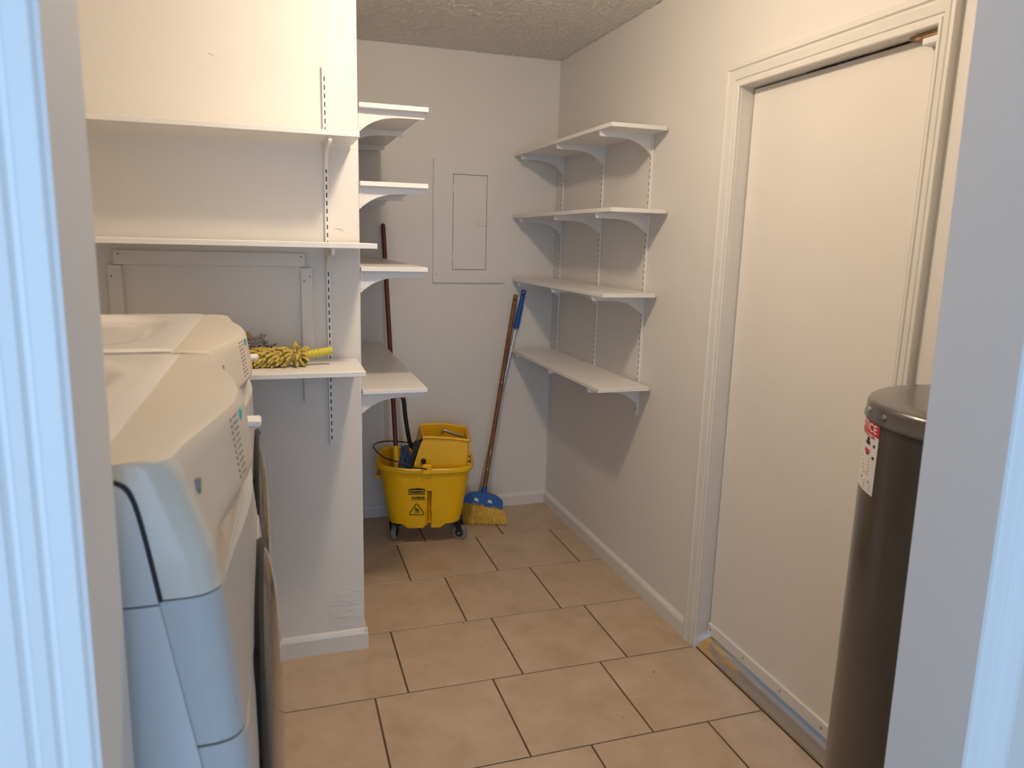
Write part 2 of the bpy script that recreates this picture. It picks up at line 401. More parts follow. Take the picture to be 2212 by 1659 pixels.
bm = B(); bx(bm, (SX-.009, -2.343, .058), (SX+.003, DL-.005, .100), .002); sweep = obj('door_sweep', wr(bm), M_white, door_1, label='white metal sweep strip along the door foot')
for y in (-1.66, -1.86, -2.06, -2.25):
    bm = B(); lathe(bm, [(.0045, SX-.0105), (.0045, SX-.008)], 10, (0, y, .080), 'X'); obj('screw', wr(bm), M_steel, sweep)
bm = B(); prism(bm, [(.001, DR, 0), (.004, DR, .006), (.020, DR, .018), (.030, DR, .030), (.13, DR, .052), (.13, DR, 0)], (0, DL-DR, 0))
obj('threshold', wr(bm), M_thr, door_1, label='worn grey threshold with peeling patch')
bm = B(); bx(bm, (.014, -2.392, DH-.030), (SX+.004, -2.33, DH-.001), .003); obj('catch', wr(bm), M_white, door_1, label='small metal catch at the top corner')
bm = B(); bx(bm, (.012, -2.385, DH-.014), (SX-.004, -2.31, DH-.0005), .002); bx(bm, (.02, -2.31, DH-.008), (SX-.002, -2.285, DH-.0005), .002)
obj('splintered_patch', wr(bm), M_scrape, door_1, label='splintered bare wood under the head jamb')
bm = B()
for i in range(26):
    y = -2.30+i*.016; bx(bm, (SX-.0015-.0035*random.random(), y, DH-.0012-.0016*random.random()), (SX+.001, y+.012+.006*random.random(), DH-.0004))
obj('cracked_caulk', wr(bm), M_dark, door_1, kind='stuff')

# ------------------------------------------------------------------ lamp on the ceiling (above the frame)
lt = thing('ceiling_light', 'flattened warm glass lamp in a white holder on the ceiling before the shelves', 'light', (LAMP[0], LAMP[1], H))
obj('holder', lathe(B(), [(.06, H-.0), (.06, H-.008), (.03, H-.014), (.024, H-.03)], 24, (LAMP[0], LAMP[1], 0)), M_white, lt, True)
bm = B(); bmesh.ops.create_uvsphere(bm, u_segments=20, v_segments=12, radius=LAMP_R, matrix=Matrix.Translation((LAMP[0], LAMP[1], H-.075)) @ Matrix.Diagonal((1, 1, .6, 1)))
obj('bulb', bm, M_bulb, lt, True)

# ================================================================== SHELVES
# every builder works in wall coordinates: x = 0 wall face, -x into the room, y along the wall
def Mwall(kind):
    if kind == 'right': return MR
    if kind == 'left': return Matrix.Translation((XL, YB, 0)) @ Matrix.Diagonal((-1, 1, 1, 1))      # mirrored
    if kind == 'front': return Matrix.Translation((0, YP, 0)) @ Matrix.Rotation(R(-90), 4, 'Z')     # -x -> +y ... see below
def tw(kind, p):
    x, y, z = p
    if kind == 'right': return MR @ Vector((x, y, z))
    if kind == 'left': return Vector((XL-x, YB+y, z))
    return Vector((y, YP+x, z))                                                                    # front: y is world x
def bm_map(bm, kind):
    for v in bm.verts: v.co = tw(kind, v.co)
    return bm
ST = .012; SD = .012
def standard(kind, y, z0, z1, label):
    t = thing('shelf_standard', label, 'shelf bracket rail', Matrix.Translation(tw(kind, (0, y, z0))), 'slotted wall standards')
    bm = B(); bx(bm, (-SD, y-.0075, z0), (-.0003, y+.0075, z1), .0012); obj('rail', bm_map(bm, kind), M_white, t)
    bm = B(); z = z0+.02
    while z < z1-.03:
        bx(bm, (-SD-.0004, y-.0018, z), (-SD+.003, y+.0018, z+.0145)); z += .0254
    obj('slots', bm_map(bm, kind), M_dark, t, kind='stuff')
    for zz in (z0+.012, z1-.012):
        bm = B(); lathe(bm, [(.0045, -SD-.0016), (.0045, -SD+.001)], 10, (0, y, zz), 'X'); obj('screw', bm_map(bm, kind), M_white, t)
    return t
def bracket(kind, y, ztop, length, label, group, drop=.075):
    """curved shelf bracket; ztop is the underside of the board"""
    t = thing('shelf_bracket', label, 'bracket', Matrix.Translation(tw(kind, (-SD, y, ztop-drop))), group)
    pts = [(-SD, ztop), (-length+.002, ztop), (-length, ztop+.006), (-length-.006, ztop+.005), (-length-.006, ztop-.014), (-length-.002, ztop-.021), (-length+.012, ztop-.021)]
    for i in range(13):                      # concave sweep down to the wall
        a = i/12; x = -length*.82+(length*.82-SD-.012)*a
        pts.append((x, ztop-.021-(drop-.021-.008)*(a**3.2)))
    pts += [(-SD-.004, ztop-drop), (-SD, ztop-drop)]
    bm = B(); prism(bm, [(x, y-.005, z) for x, z in pts], (0, .010, 0)); obj('arm', bm_map(bm, kind), M_white, t)
    bm = B(); bx(bm, (-SD-.016, y-.0065, ztop-drop*.86), (-SD, y+.0065, ztop-.003), .002); obj('hook_plate', bm_map(bm, kind), M_white, t)
    return t
def board(kind, ya, yb, ztop, d, label, group, th=.016):
    bm = B(); bx(bm, (-d, ya, ztop-th), (-SD-.001, yb, ztop), .0012)
    bm_map(bm, kind); c = tw(kind, (-d/2, (ya+yb)/2, ztop-th))
    return tag(recentre(obj('shelf_board', bm, M_shelf), c), label, 'shelf', group)

ORD4 = ('top', 'second', 'third', 'lowest')
# right wall
for y, z0, w in ((-1.060, .774, 'nearest the cream door'), (-.603, .85, 'the middle one'), (-.110, .85, 'closest to the back corner')):
    standard('right', y, z0, 1.945, 'white slotted rail behind the right wall shelves, '+w)
for i, (z, ya, d) in enumerate(((1.948, -1.183, .251), (1.633, -1.217, .250), (1.302, -1.172, .246), (.917, -1.171, .245))):
    board('right', ya, -.022, z, d, 'white shelf board on the right wall, %s of its four' % ORD4[i], 'right wall shelves')
    for y, w in ((-1.060, 'nearest the door'), (-.603, 'in the middle'), (-.110, 'nearest the back wall')):
        bracket('right', y, z-.016, .236, 'white curved bracket under the %s right wall shelf, %s' % (ORD4[i], w), 'right wall brackets')
# alcove wall on the left (mostly hidden by the partition's corner)
LY = (2.64-YB, 3.11-YB, 3.62-YB)
for y, w in zip(LY, ('nearest the partition corner', 'in the middle of the alcove', 'nearest the back wall')):
    standard('left', y, .80, 1.93, 'white slotted rail in the alcove behind the partition, '+w)
for i, z in enumerate((1.938, 1.684, 1.396, .958)):
    board('left', 2.605-YB, -.012, z, .248, 'white shelf board in the alcove behind the partition, %s of four' % ORD4[i], 'alcove shelves')
    for y, w in zip(LY, ('at its near end', 'at its middle', 'at its far end')):
        bracket('left', y, z-.016, .236, 'white curved bracket under the %s alcove shelf, %s' % (ORD4[i], w), 'alcove brackets')
# partition wall, above and beside the washers
standard('front', .170, .787, 2.021, 'white slotted rail with dark slots on the partition wall beside its corner')
standard('front', -.72, .787, 2.021, 'white slotted rail on the partition wall behind the washers')
for i, (z, xe, d, nm) in enumerate(((1.803, .2545, .222, 'top'), (1.478, .300, .256, 'middle'), (1.0895, .259, .275, 'lowest'))):
    board('front', -.93, xe, z, d, 'long white shelf board on the partition wall above the washers, %s of three' % nm if i < 2 else
          'white shelf board beside the far washer holding the yellow duster', 'partition shelves')
    for x, w in ((.170, 'near the partition corner'), (-.72, 'at the washer end')):
        bracket('front', x, z-.016, d-.014 if i != 2 else .20, 'white bracket under the %s partition shelf, %s' % (nm, w), 'partition brackets', drop=.080 if i < 2 else .045)

# boards nailed round the old opening on the partition wall
def batten(x0, x1, z0, z1, label, dots):
    bm = B(); bx(bm, (x0, YP-.016, z0), (x1, YP-.0003, z1), .002)
    o = tag(recentre(obj('batten', bm, M_wall), ((x0+x1)/2, YP, z0)), label, 'board', 'painted battens on the partition wall')
    for x, z in dots:
        bm = B(); lathe(bm, [(.0022, YP-.0165), (.0022, YP-.014)], 8, (x, 0, z), 'Y'); obj('nail', bm, M_dark, o)
batten(-.4645, .0985, 1.396, 1.4395, 'horizontal painted batten on the partition wall under the middle shelf', ((.084, 1.429), (-.45, 1.428)))
batten(-.4835, -.444, .95, 1.3945, 'vertical painted batten left of the horizontal one, above the far washer', ((-.473, 1.36),))
batten(.0815, .1195, .944, 1.3935, 'vertical painted batten close to the slotted rail, behind the duster shelf', ((.11, 1.365), (.092, 1.35)))

# ================================================================== BREAKER PANEL
bp_ = thing('breaker_panel', 'wall-painted electrical panel cover with small hinged door on the back wall', 'electrical panel', (.983, YB, 1.273))
x0, x1, z0, z1 = .792, 1.176, 1.273, 1.898; a0, a1, c0, c1 = .8965, 1.076, 1.343, 1.827; g = .0022; yf = YB-.014
bm = B()
for p, q in (((x0, z0), (a0-g, z1)), ((a1+g, z0), (x1, z1)), ((a0-g, z0), (a1+g, c0-g)), ((a0-g, c1+g), (a1+g, z1))):
    bx(bm, (p[0], yf, p[1]), (q[0], YB-.0003, q[1]))
bmesh.ops.remove_doubles(bm, verts=bm.verts[:], dist=.0001)
obj('cover', bm, M_panel, bp_)
bm = B(); bx(bm, (a0-g, YB-.006, c0-g), (a1+g, YB-.001, c1+g)); obj('recess', bm, M_dark, bp_)
bm = B(); bx(bm, (a0, yf-.0012, c0), (a1, YB-.006, c1), .0015); pd = obj('panel_door', bm, M_panel, bp_)
bm = B(); bx(bm, (1.022, yf-.006, 1.569), (1.073, yf-.001, 1.594), .0025); obj('latch', bm, M_panel, pd)
for z in (1.76, 1.405):
    bm = B(); bx(bm, (a0-.006, yf-.003, z-.022), (a0+.001, yf+.001, z+.022), .001); obj('hinge', bm, M_panel, pd)
for x, z in ((.808, 1.865), (1.16, 1.865), (.812, 1.318), (1.158, 1.318)):
    bm = B(); lathe(bm, [(.002, yf-.0045), (.0065, yf-.0025), (.0065, yf)], 12, (x, 0, z), 'Y'); obj('screw', bm, M_panel, bp_, True)

# ================================================================== WASHER AND DRYER
def lerp(tab, z):
    for (a, va), (b, vb) in zip(tab, tab[1:]):
        if z >= b: return vb+(va-vb)*(z-b)/(a-b)
    return tab[-1][1]
E_TAB = ((1.28, -.0975), (1.20, -.073), (1.14, -.062), (1.03, -.051), (.95, -.0435), (.80, -.038), (0, -.038))
def machine(y0, s, label, knob_label):
    w = .685; t = thing('washing_machine', label, 'washer', (-.40-s, y0+w/2, 0), 'front-loading laundry pair on pedestals')
    wgt = lambda u: max(0, math.cos(math.pi*(u-.47)))**2
    def corner(u, r=.03):
        d = min(u, 1-u)*w
        return r-math.sqrt(max(0, r*r-(r-d)**2)) if d < r else 0
    def face(u, prof, rc=.03): return [(x-corner(u, rc)-s, y0+u*w, z) for x, z in prof(wgt(u))]
    def loft(prof, rc=.03, n=40):
        us = [0, .004, .011, .022, .033]+[.045+(.91)*i/n for i in range(n+1)]+[.967, .978, .989, .996, 1]
        bm = B(); rows = [[bm.verts.new(p) for p in face(u, prof, rc)] for u in us]
        for a, b in zip(rows, rows[1:]):
            for i in range(len(a)-1): bm.faces.new((a[i], a[i+1], b[i+1], b[i]))
        bm.faces.new(rows[0]); bm.faces.new(rows[-1])
        for i, k in ((0, -1),):
            for a, b in zip(rows, rows[1:]): bm.faces.new((a[0], b[0], b[-1], a[-1]))
        return bm
    def p_console(q):
        rx = -.0975+q*.049; lx = -.0715+q*.0345; ed = max(0, 1-q*3)
        P = [(-.168, 1.281), (rx-.016, 1.2815), (rx-.006, 1.279), (rx, 1.272)]
        P += [(rx+(lx-rx)*k/6, 1.272-.080*k/6) for k in range(1, 6)]
        P += [(lx, 1.192), (lx-.001*min(1, q*3)+.002*ed, 1.186), (lx-.007*min(1, q*3)+.005*ed, 1.179), (-.0665*ed+(-.062+q*.010)*(1-ed), 1.160), (-.062+q*.010, 1.141), (-.168, 1.141)]
        return P
    def p_front(q):
        P = []
        for z in (1.139, 1.12, 1.09, 1.06, 1.03, .99, .975):
            e = lerp(E_TAB, z); P.append((e+(min(-.038, e)*-1-.038)*q*.9 if e < -.038 else e, z))
        return P+[(-.168, .975), (-.168, 1.139)]
    def p_toe(q): return [(-.0435, .972), (-.040, .93), (-.038, .88), (-.038, .345), (-.168, .345), (-.168, .972)]
    def p_ped(q): return [(-.038, .334), (-.038, .03), (-.168, .03), (-.168, .334)]
    obj('console', loft(p_console), M_cream, t, True, 'cream console toned by warm lamplight', angle=35)
    obj('front_panel', loft(p_front), M_mach, t, True, angle=35)
    obj('lower_panel', loft(p_toe), M_mach, t, True, angle=35)
    pdm = obj('pedestal', loft(p_ped), M_mach, t, True, angle=35)
    bm = B(); bx(bm, (-.0385-s, y0+.25, .20), (-.025-s, y0+w-.25, .225), .004); obj('drawer_pull', bm, M_mach, pdm)
    bm = B(); bx(bm, (-.78-s, y0+.004, .03), (-.167-s, y0+w-.004, 1.268)); obj('cabinet', bm, M_mach, t)
    for yy in (y0+.06, y0+w-.06):
        for xx in (-.10, -.72):
            obj('foot', lathe(B(), [(.02, 0), (.02, .012), (.012, .031)], 14, (xx-s, yy, 0)), M_blk, t)
    # raised side sheet with its rounded shoulder
    for yy, dy in ((y0, -.006), (y0+w, .006)):
        arc = catmull([(-.175, 0, 1.264), (-.152, 0, 1.2635), (-.1385, 0, 1.252), (-.1300, 0, 1.217), (-.1185, 0, 1.140)], 5)
        pts = [(p.x-s, yy, p.z) for p in arc]
        bm = B(); prism(bm, [(-.775-s, yy, 1.264)]+pts+[(-.775-s, yy, 1.140)], (0, dy, 0)); obj('side_sheet', bm, M_sheet, t)
        bm = B(); prism(bm, [(-.775-s, yy, 1.1375), (-.118-s, yy, 1.1375), (-.0912-s, yy, .9685), (-.070-s, yy, .82), (-.062-s, yy, .70), (-.062-s, yy, .35), (-.775-s, yy, .35)], (0, dy, 0)); obj('side_sheet', bm, M_sheet, t)
        gp = [Vector((p.x-s+.0018, yy+dy*.25, p.z+(.001 if p.z > 1.25 else 0))) for p in arc]
        bm = B(); tube(bm, gp, .0021, 6); obj('side_gap_shade', bm, M_dark, t)  # dark tube standing in for the shade in the gap along the sheet
    # lid: slab with a shallow dish
    bm = B(); nx, ny = 44, 44; X0, X1, YA_, YB_ = -.775-s, -.166-s, y0+.006, y0+w-.006; g = []
    def dish(x, y):
        cx, cy, hx, hy, r = (X0+X1)/2-.012, (YA_+YB_)/2, (X1-X0)/2-.045, (YB_-YA_)/2-.035, .19
        qx, qy = abs(x-cx)-hx+r, abs(y-cy)-hy+r
        d = math.hypot(max(qx, 0), max(qy, 0))+min(max(qx, qy), 0)-r
        k = min(1, max(0, -d/.045)); return -.016*k*k*(3-2*k)
    for i in range(nx+1):
        row = []
        for j in range(ny+1):
            x, y = X0+(X1-X0)*i/nx, YA_+(YB_-YA_)*j/ny
            e = min(i, nx-i, j, ny-j); row.append(bm.verts.new((x, y, 1.286+dish(x, y)-(.003 if e == 0 else 0))))
        g.append(row)
    for i in range(nx):
        for j in range(ny): bm.faces.new((g[i][j], g[i+1][j], g[i+1][j+1], g[i][j+1]))
    low = []
    edge = [g[i][0] for i in range(nx)]+[g[nx][j] for j in range(ny)]+[g[i][ny] for i in range(nx, 0, -1)]+[g[0][j] for j in range(ny, 0, -1)]
    low = [bm.verts.new((v.co.x, v.co.y, 1.2685)) for v in edge]
    for i in range(len(edge)): bm.faces.new((edge[i], low[i], low[(i+1) % len(edge)], edge[(i+1) % len(edge)]))
    bm.faces.new(low)
    obj('lid', bm, M_cap, t, True, 'white top lid with shallow dish', angle=50)
    # domed door with its ring
    yc, zc = y0+w*.5, .80
    bm = B(); lathe(bm, [(.235, -.042-s), (.24, -.034-s), (.232, -.029-s), (.222, -.030-s)], 56, (0, yc, zc), 'X', True, False); dr = obj('door_ring', bm, M_blk, t, True)
    bm = B(); lathe(bm, [(.226, -.034-s), (.222, -.028-s), (.205, -.021-s), (.17, -.014-s), (.11, -.009-s), (.05, -.007-s), (.002, -.0065-s)], 56, (0, yc, zc), 'X', True, True)
    obj('door_window', bm, M_doorglass, t, True, 'dark domed door window')
    # control marks, window and knob on the console's slope
    def on(u, k, out=.0004):
        q = wgt(u); rx = -.0975+q*.049; lx = -.0715+q*.0345
        return Vector((rx+(lx-rx)*k-s+out, y0+u*w, 1.272-.080*k))
    bm = B()
    for i in range(10):
        u = .315-.003*i; k = .06+.095*i
        p = on(u, k); bx(bm, (p.x-.002, p.y-.0026, p.z-.0019), (p.x+.0006, p.y+.0026, p.z+.0019))
        for jj in range(3):
            p = on(u+.022+.012*jj, k-.01); bx(bm, (p.x-.002, p.y-.0032, p.z-.0007), (p.x+.0006, p.y+.0032, p.z+.0007))
    obj('legend_marks', bm, M_legend, t, kind='stuff')
    p = on(.40, .12); bm = B(); bx(bm, (p.x-.004, p.y-.010, p.z-.007), (p.x+.0012, p.y+.010, p.z+.007), .001); obj('display_window', bm, M_teal, t)
    p = on(.072, .40); bm = B(); lathe(bm, [(.008, p.x-.006), (.008, p.x+.0025)], 20, (0, p.y, p.z), 'X'); obj('badge', bm, M_legend, t)
    p = on(.79, 1.08); bm = B(); bx(bm, (p.x-.012, p.y-.022, p.z-.007), (p.x+.030, p.y+.022, p.z+.006), .005, 3)
    obj('knob', bm, M_white, t, True, knob_label)
    return t
machine(.735, 0, 'near white washer with cream console, closest to the doorway', 'pale protruding console knob')
machine(1.436, .018, 'far white washer with cream console, beside the duster shelf', 'pale protruding console knob')

# ================================================================== WATER HEATER
hx, hy, hr, hz = 1.203, .905, .225, 1.235
wh = thing('water_heater', 'dark charcoal cylindrical water heater beside the doorway, in front of the cream door', 'water heater', (hx, hy, 0))
obj('tank', lathe(B(), [(hr-.01, 0), (hr, .01), (hr, hz-.03)], 128, (hx, hy, 0)), M_wh, wh, True)
obj('top_cap', lathe(B(), [(hr+.0005, hz-.037), (hr+.004, hz-.035), (hr+.004, hz-.030), (hr+.0015, hz-.027), (hr+.0015, hz-.010), (hr-.002, hz-.003), (hr-.008, hz), (hr-.05, hz+.001), (.0, hz+.001)][:-1], 128, (hx, hy, 0)), M_whcap, wh, True)
obj('flue_ring', lathe(B(), [(.085, hz-.002), (.085, hz+.006), (.070, hz+.006), (.070, hz+.002)], 40, (hx, hy, 0), capb=False), M_blk, wh, True)
obj('flue_cover', lathe(B(), [(.082, hz), (.082, hz+.008), (.06, hz+.010)], 40, (hx, hy, 0)), M_whcap, wh, True)
for a in (148, 165, 210):
    d = Vector((math.cos(R(a)), math.sin(R(a)), 0)); p = Vector((hx, hy, hz-.019))+d*(hr+.001)
    bm = B(); tube(bm, [p-d*.002, p+d*.003], [.006, .0045], 12); obj('screw', bm, M_steel, wh)
bm = B(); tube(bm, [(hx-.07, hy+.08, hz), (hx-.07, hy+.08, hz+.05)], .011, 14); tube(bm, [(hx+.07, hy-.02, hz), (hx+.07, hy-.02, hz+.05)], .011, 14); bm.free()
def cyl(p, out=0):                             # label plane (x along, y up, z out) -> tank surface
    a = LA+p.x/hr
    return Vector((hx+(hr+out+p.z)*math.cos(a), hy+(hr+out+p.z)*math.sin(a), LZ+p.y*.53))
LA, LZ = R(146), 1.134                         # label centre
LW, LH = .130, .240
def wrap(bm, out):
    for v in bm.verts: v.co = cyl(v.co, out)
    return bm
def sheet(x0, x1, y0, y1, z=0, n=14):
    bm = B(); rows = []
    for i in range(n+1):
        x = x0+(x1-x0)*i/n; rows.append([bm.verts.new((x, y0, z)), bm.verts.new((x, y1, z))])
    for a, b in zip(rows, rows[1:]): bm.faces.new((a[0], b[0], b[1], a[1]))
    return bm
lab = obj('warning_label', wrap(sheet(-LW/2, LW/2, -LH/2, LH/2), .0006), M_label, wh, label='white paper label with red NOTICE header')
obj('red_header', wrap(sheet(-LW/2, LW/2, LH/2-.042, LH/2), .0009), M_labelred, lab)
bm = B(); text_bm(bm, 'NOTICE', .040, Matrix.Translation((0, LH/2-.020, 0)), .0001, 1.1, width=LW*.86, bold=.0006); obj('header_word', wrap(bm, .0012), M_label, lab)
bm = B(); text_bm(bm, 'THE INSTALLER', .012, Matrix.Translation((0, LH/2-.049, 0)), .0001, width=LW*.8, bold=.0003); obj('red_line', wrap(bm, .0009), M_labelred, lab)
bm = B()
for k in range(6):
    h = LH/2-.125-.011*k; ww = (.050, .046, .040, .036, .034, .028)[k]
    bx(bm, (.040-ww, h, 0), (.040, h+.0022, .0001))
for k in range(4): bx(bm, (.022, -LH/2+.010+.008*k, 0), (.054, -LH/2+.0115+.008*k, .0001))
bx(bm, (.004, -.086, 0), (.046, -.078, .0001)); bx(bm, (.048, .040, 0), (.056, .050, .0001)); bx(bm, (.048, .000, 0), (.056, .010, .0001))
obj('small_print', wrap(bm, .0009), M_print, lab, kind='stuff')
for q in ((.016, .052, .030, .064), (.012, .040, .034, .051), (.016, .004, .030, .010)):
    bm = B(); bx(bm, (q[0], q[1], 0), (q[2], q[3], .0001)); obj('picture_block', wrap(bm, .0009), M_print, lab)
bm = B(); bx(bm, (.010, .010, 0), (.036, .024, .0001)); obj('picture_red', wrap(bm, .0010), M_labelred, lab)

# ================================================================== MOP BUCKET
BKC = Vector((.690, 3.500, 0)); MB = Matrix.Translation(BKC) @ Matrix.Rotation(R(-11), 4, 'Z')
bk = thing('mop_bucket', 'yellow plastic mop bucket on grey casters with side wringer against the back wall', 'mop bucket', MB)
def lb(bm): bm.transform(MB); return bm
N_ = 320
def ring_pts(a, b, e=4.2):
    P = []
    for k in range(4000):
        th = 2*math.pi*k/4000; c, s_ = math.cos(th), math.sin(th)
        P.append((a*math.copysign(abs(c)**(2/e), c), b*math.copysign(abs(s_)**(2/e), s_)))
    cum = [0]
    for k in range(4000): cum.append(cum[-1]+math.dist(P[k], P[(k+1) % 4000]))
    out = []; i = 0
    for k in range(N_):
        t = cum[-1]*k/N_
        while cum[i+1] < t: i += 1
        out.append(P[i])
    return out
def zbot(x, y):                                 # skirt: two feet either side of the slot
    if -.008 < x < .030: return .112
    if -.085 < x < .074: return .100
    if -.110 < x <= -.085: return .100+.020*(-.085-x)/.025
    if .074 <= x < .100: return .100+.020*(x-.074)/.026
    return .120
bm = B(); rings = []
def z_top(x): return .012*max(0, min(1, (-x-.08)/.12))
def slot(x, z):
    if z > .285: return 0
    l = .000+.012*max(0, (z-.11)/.175)
    if .016 <= x < .030: return .055
    if l < x < .016: return .020*(x-l)/(.016-l)
    return 0
outer = [(0.0, .178, .140), (.06, .181, .143), (.15, .186, .147), (.3, .193, .152), (.45, .200, .158), (.59, .2068, .1627), (.6, .207, .163), (.75, .214, .169), (.88, .220, .174), (.955, .223, .177)]
for f, a, b in outer:
    row = []
    for x, y in ring_pts(a, b):
        zb = zbot(x, y); z = zb+(.40-zb)*f
        if y < 0: y += slot(x, z)
        if y < 0 and f >= .3 and abs(x) < .03: y += .004*(f-.3)
        row.append(bm.verts.new((x, y, z+z_top(x)*f)))
    rings.append(row)
for a, b, z in ((.236, .190, .392), (.240, .194, .398), (.240, .194, .412), (.236, .190, .418), (.228, .182, .418), (.222, .176, .410), (.208, .165, .300), (.206, .163, .288), (.2045, .1615, .279), (.200, .156, .25), (.178, .138, .125)):
    rings.append([bm.verts.new((x, y+(slot(x, z-.004) if y < 0 and z < .30 else 0), z+z_top(x)*(1 if z > .3 else 0))) for x, y in ring_pts(a, b)])
for a, b in zip(rings, rings[1:]):
    for k in range(N_): bm.faces.new((a[k], a[(k+1) % N_], b[(k+1) % N_], b[k]))
bm.faces.new(rings[-1])
# underside plate
un = [bm.verts.new((x, y, .124)) for x, y in ring_pts(.172, .134)]; bm.faces.new(un)
body = obj('bucket_body', lb(bm), M_yel, bk, True, angle=32)
bm = B()
for zz in (.33, .375): bx(bm, (-.243, -.05, zz), (-.22, .05, zz+.012), .003)
obj('end_ribs', lb(bm), M_yel, bk)
# casters
def caster(x, y, rot):
    w_ = obj('caster', lb(lathe(B(), [(.024, .112), (.024, .125)], 20, (x, y, 0))), M_blk, bk)
    Mx = MB @ Matrix.Translation((x, y, 0)) @ Matrix.Rotation(R(rot), 4, 'Z')
    bm = B(); bx(bm, (-.022, -.020, .104), (.022, .020, .113), .003)
    for s_ in (-1, 1): prism(bm, [(-.02, s_*.017, .106), (.02, s_*.017, .106), (.030, s_*.017, .048), (.012, s_*.017, .030), (.002, s_*.017, .048)], (0, s_*.003, 0))
    bm.transform(Mx); obj('fork', bm, M_blk, w_)
    prof = [(.020, -.012), (.032, -.0135), (.037, -.010), (.0385, 0), (.037, .010), (.032, .0135), (.020, .012)]
    bm = B(); lathe(bm, prof, 28, (.012, 0, .0385), 'Y'); bm.transform(Mx); obj('wheel', bm, M_rubber, w_, True)
    bm = B(); lathe(bm, [(.006, -.0215), (.021, -.0160), (.021, .0160), (.006, .0215)], 24, (.012, 0, .0385), 'Y'); bm.transform(Mx); obj('hub', bm, M_blk, w_, True)
    bm = B(); lathe(bm, [(.0055, -.0225), (.0055, .0225)], 10, (.012, 0, .0385), 'Y'); bm.transform(Mx); obj('axle', bm, M_steel, w_)
caster(-.155, -.050+.005, 80); caster(.165, -.045, -20); caster(-.155, .09, 40); caster(.155, .09, 10)
# bail handle (thin black wire hanging to the left)
bail = catmull([(.661, 3.303, .4205), (.60, 3.292, .436), (.544, 3.296, .460), (.462, 3.330, .4837), (.4264, 3.42, .5057), (.4456, 3.50, .5056), (.509, 3.58, .4918), (.594, 3.645, .4657), (.70, 3.70, .43)], 6)
bm = B(); tube(bm, bail, .0033, 8); obj('bail_handle', bm, M_blk, bk, True)
for p in ((.661, 3.307, .4205), (.705, 3.695, .43)):
    bm = B(); bx(bm, (p[0]-.024, p[1]-.006, p[2]-.030), (p[0]+.024, p[1]+.008, p[2]+.022), .006); obj('bail_lug', bm, M_yel, bk)
# wringer
bm = B()
def plate(bm, pts, off): return prism(bm, pts, off)
fy, by = -.128, .118
front = [(-.058, fy, .395), (-.052, fy, .425), (-.030, fy, .50), (-.008, fy, .556), (.02, fy, .558), (.12, fy, .553), (.208, fy, .540), (.214, fy, .50), (.206, fy, .395)]
plate(bm, front, (0, .007, 0))
back = [(-.040, by, .395), (-.050, by, .46), (-.030, by, .556), (.08, by, .560), (.208, by, .545), (.206, by, .395)]
plate(bm, back, (0, -.007, 0))
plate(bm, [(.206, fy, .395), (.212, fy, .540), (.212, by, .540), (.206, by, .395)], (-.007, 0, 0))
plate(bm, [(-.008, fy, .556), (-.050, by*.9, .47), (-.030, by, .556)], (.006, 0, .002))
wr_ = obj('wringer', lb(bm), M_yel, bk, label='yellow side press wringer tub')
bm = B(); tube(bm, [(-.010, fy-.002, .557), (.02, fy-.004, .559), (.12, fy-.005, .554), (.212, fy-.004, .541), (.217, fy+.01, .538), (.215, by, .541), (.10, by+.004, .560), (-.028, by+.003, .558)], .0065, 10); obj('wringer_rim', lb(bm), M_yel, wr_, True)
bm = B()
for k in range(5): bx(bm, (.208, fy-.001, .415+.025*k), (.217, fy+.010, .427+.025*k), .002)
obj('wringer_notches', lb(bm), M_yel, wr_)
bm = B(); prism(bm, [(-.070, -.085, .395), (-.062, -.085, .470), (-.045, -.085, .487), (-.014, -.085, .52), (-.035, -.085, .40)], (0, .17, 0)); obj('press_plate', lb(bm), M_blk, wr_)
bm = B(); lathe(bm, [(.0125, fy-.012), (.0125, fy+.004)], 24, (-.008, 0, .440), 'Y'); obj('pivot', lb(bm), M_blk, wr_)
bm = B(); tube(bm, catmull([(.08, .02, .535), (.095, .02, .552), (.11, .015, .548), (.15, 0, .538), (.19, -.02, .530)], 5), .0075, 10); obj('press_spring', lb(bm), M_steel, wr_, True)
lv = obj('lever', tube(B(), catmull([(.655, 3.625, .43), (.6332, 3.62, .47), (.612, 3.62, .60), (.605, 3.62, .6723), (.5995, 3.62, .705)], 4), .011, 12), M_blk, bk, True, 'black wringer lever')
obj('lever_grip', tube(B(), [(.6000, 3.62, .700), (.594, 3.62, .735), (.590, 3.62, .84), (.589, 3.62, .855)], [.0135, .0145, .0145, .011], 14), M_redgrip, lv, True)
# printing on the front face: plane in bucket coordinates, slightly tilted like the wall
def dec(x, z, rx=0):
    zb = .105; f = (z-zb)/(.40-zb)
    for (f0, a0, b0), (f1, a1, b1) in zip(outer, outer[1:]):
        if f0 <= f <= f1:
            k = (f-f0)/(f1-f0); a, b = a0+(a1-a0)*k, b0+(b1-b0)*k; sl_ = (b1-b0)/((f1-f0)*(.40-zb))
    y = -b*(1-min(1, abs(x)/a)**4.2)**(1/4.2)-.0020
    tl = math.atan(sl_); yw = -math.atan(b*(abs(x)/a)**3.2/a)*1.0
    return MB @ Matrix.Translation((x, y, z)) @ Matrix.Rotation(yw, 4, 'Z') @ Matrix.Rotation(R(90)+tl, 4, 'X')
bm = B(); M0 = dec(-.040, .303)
pts = []
for k in range(24):
    a = -1+2*k/23; pts.append((a*.039, .0075+.0042*(1-a*a), 0))
for k in range(24):
    a = 1-2*k/23; pts.append((a*.039, -.0075-.0042*(1-a*a), 0))
prism(bm, pts, (0, 0, .001)); bm.transform(M0); lg = obj('oval_badge', bm, M_print, bk)
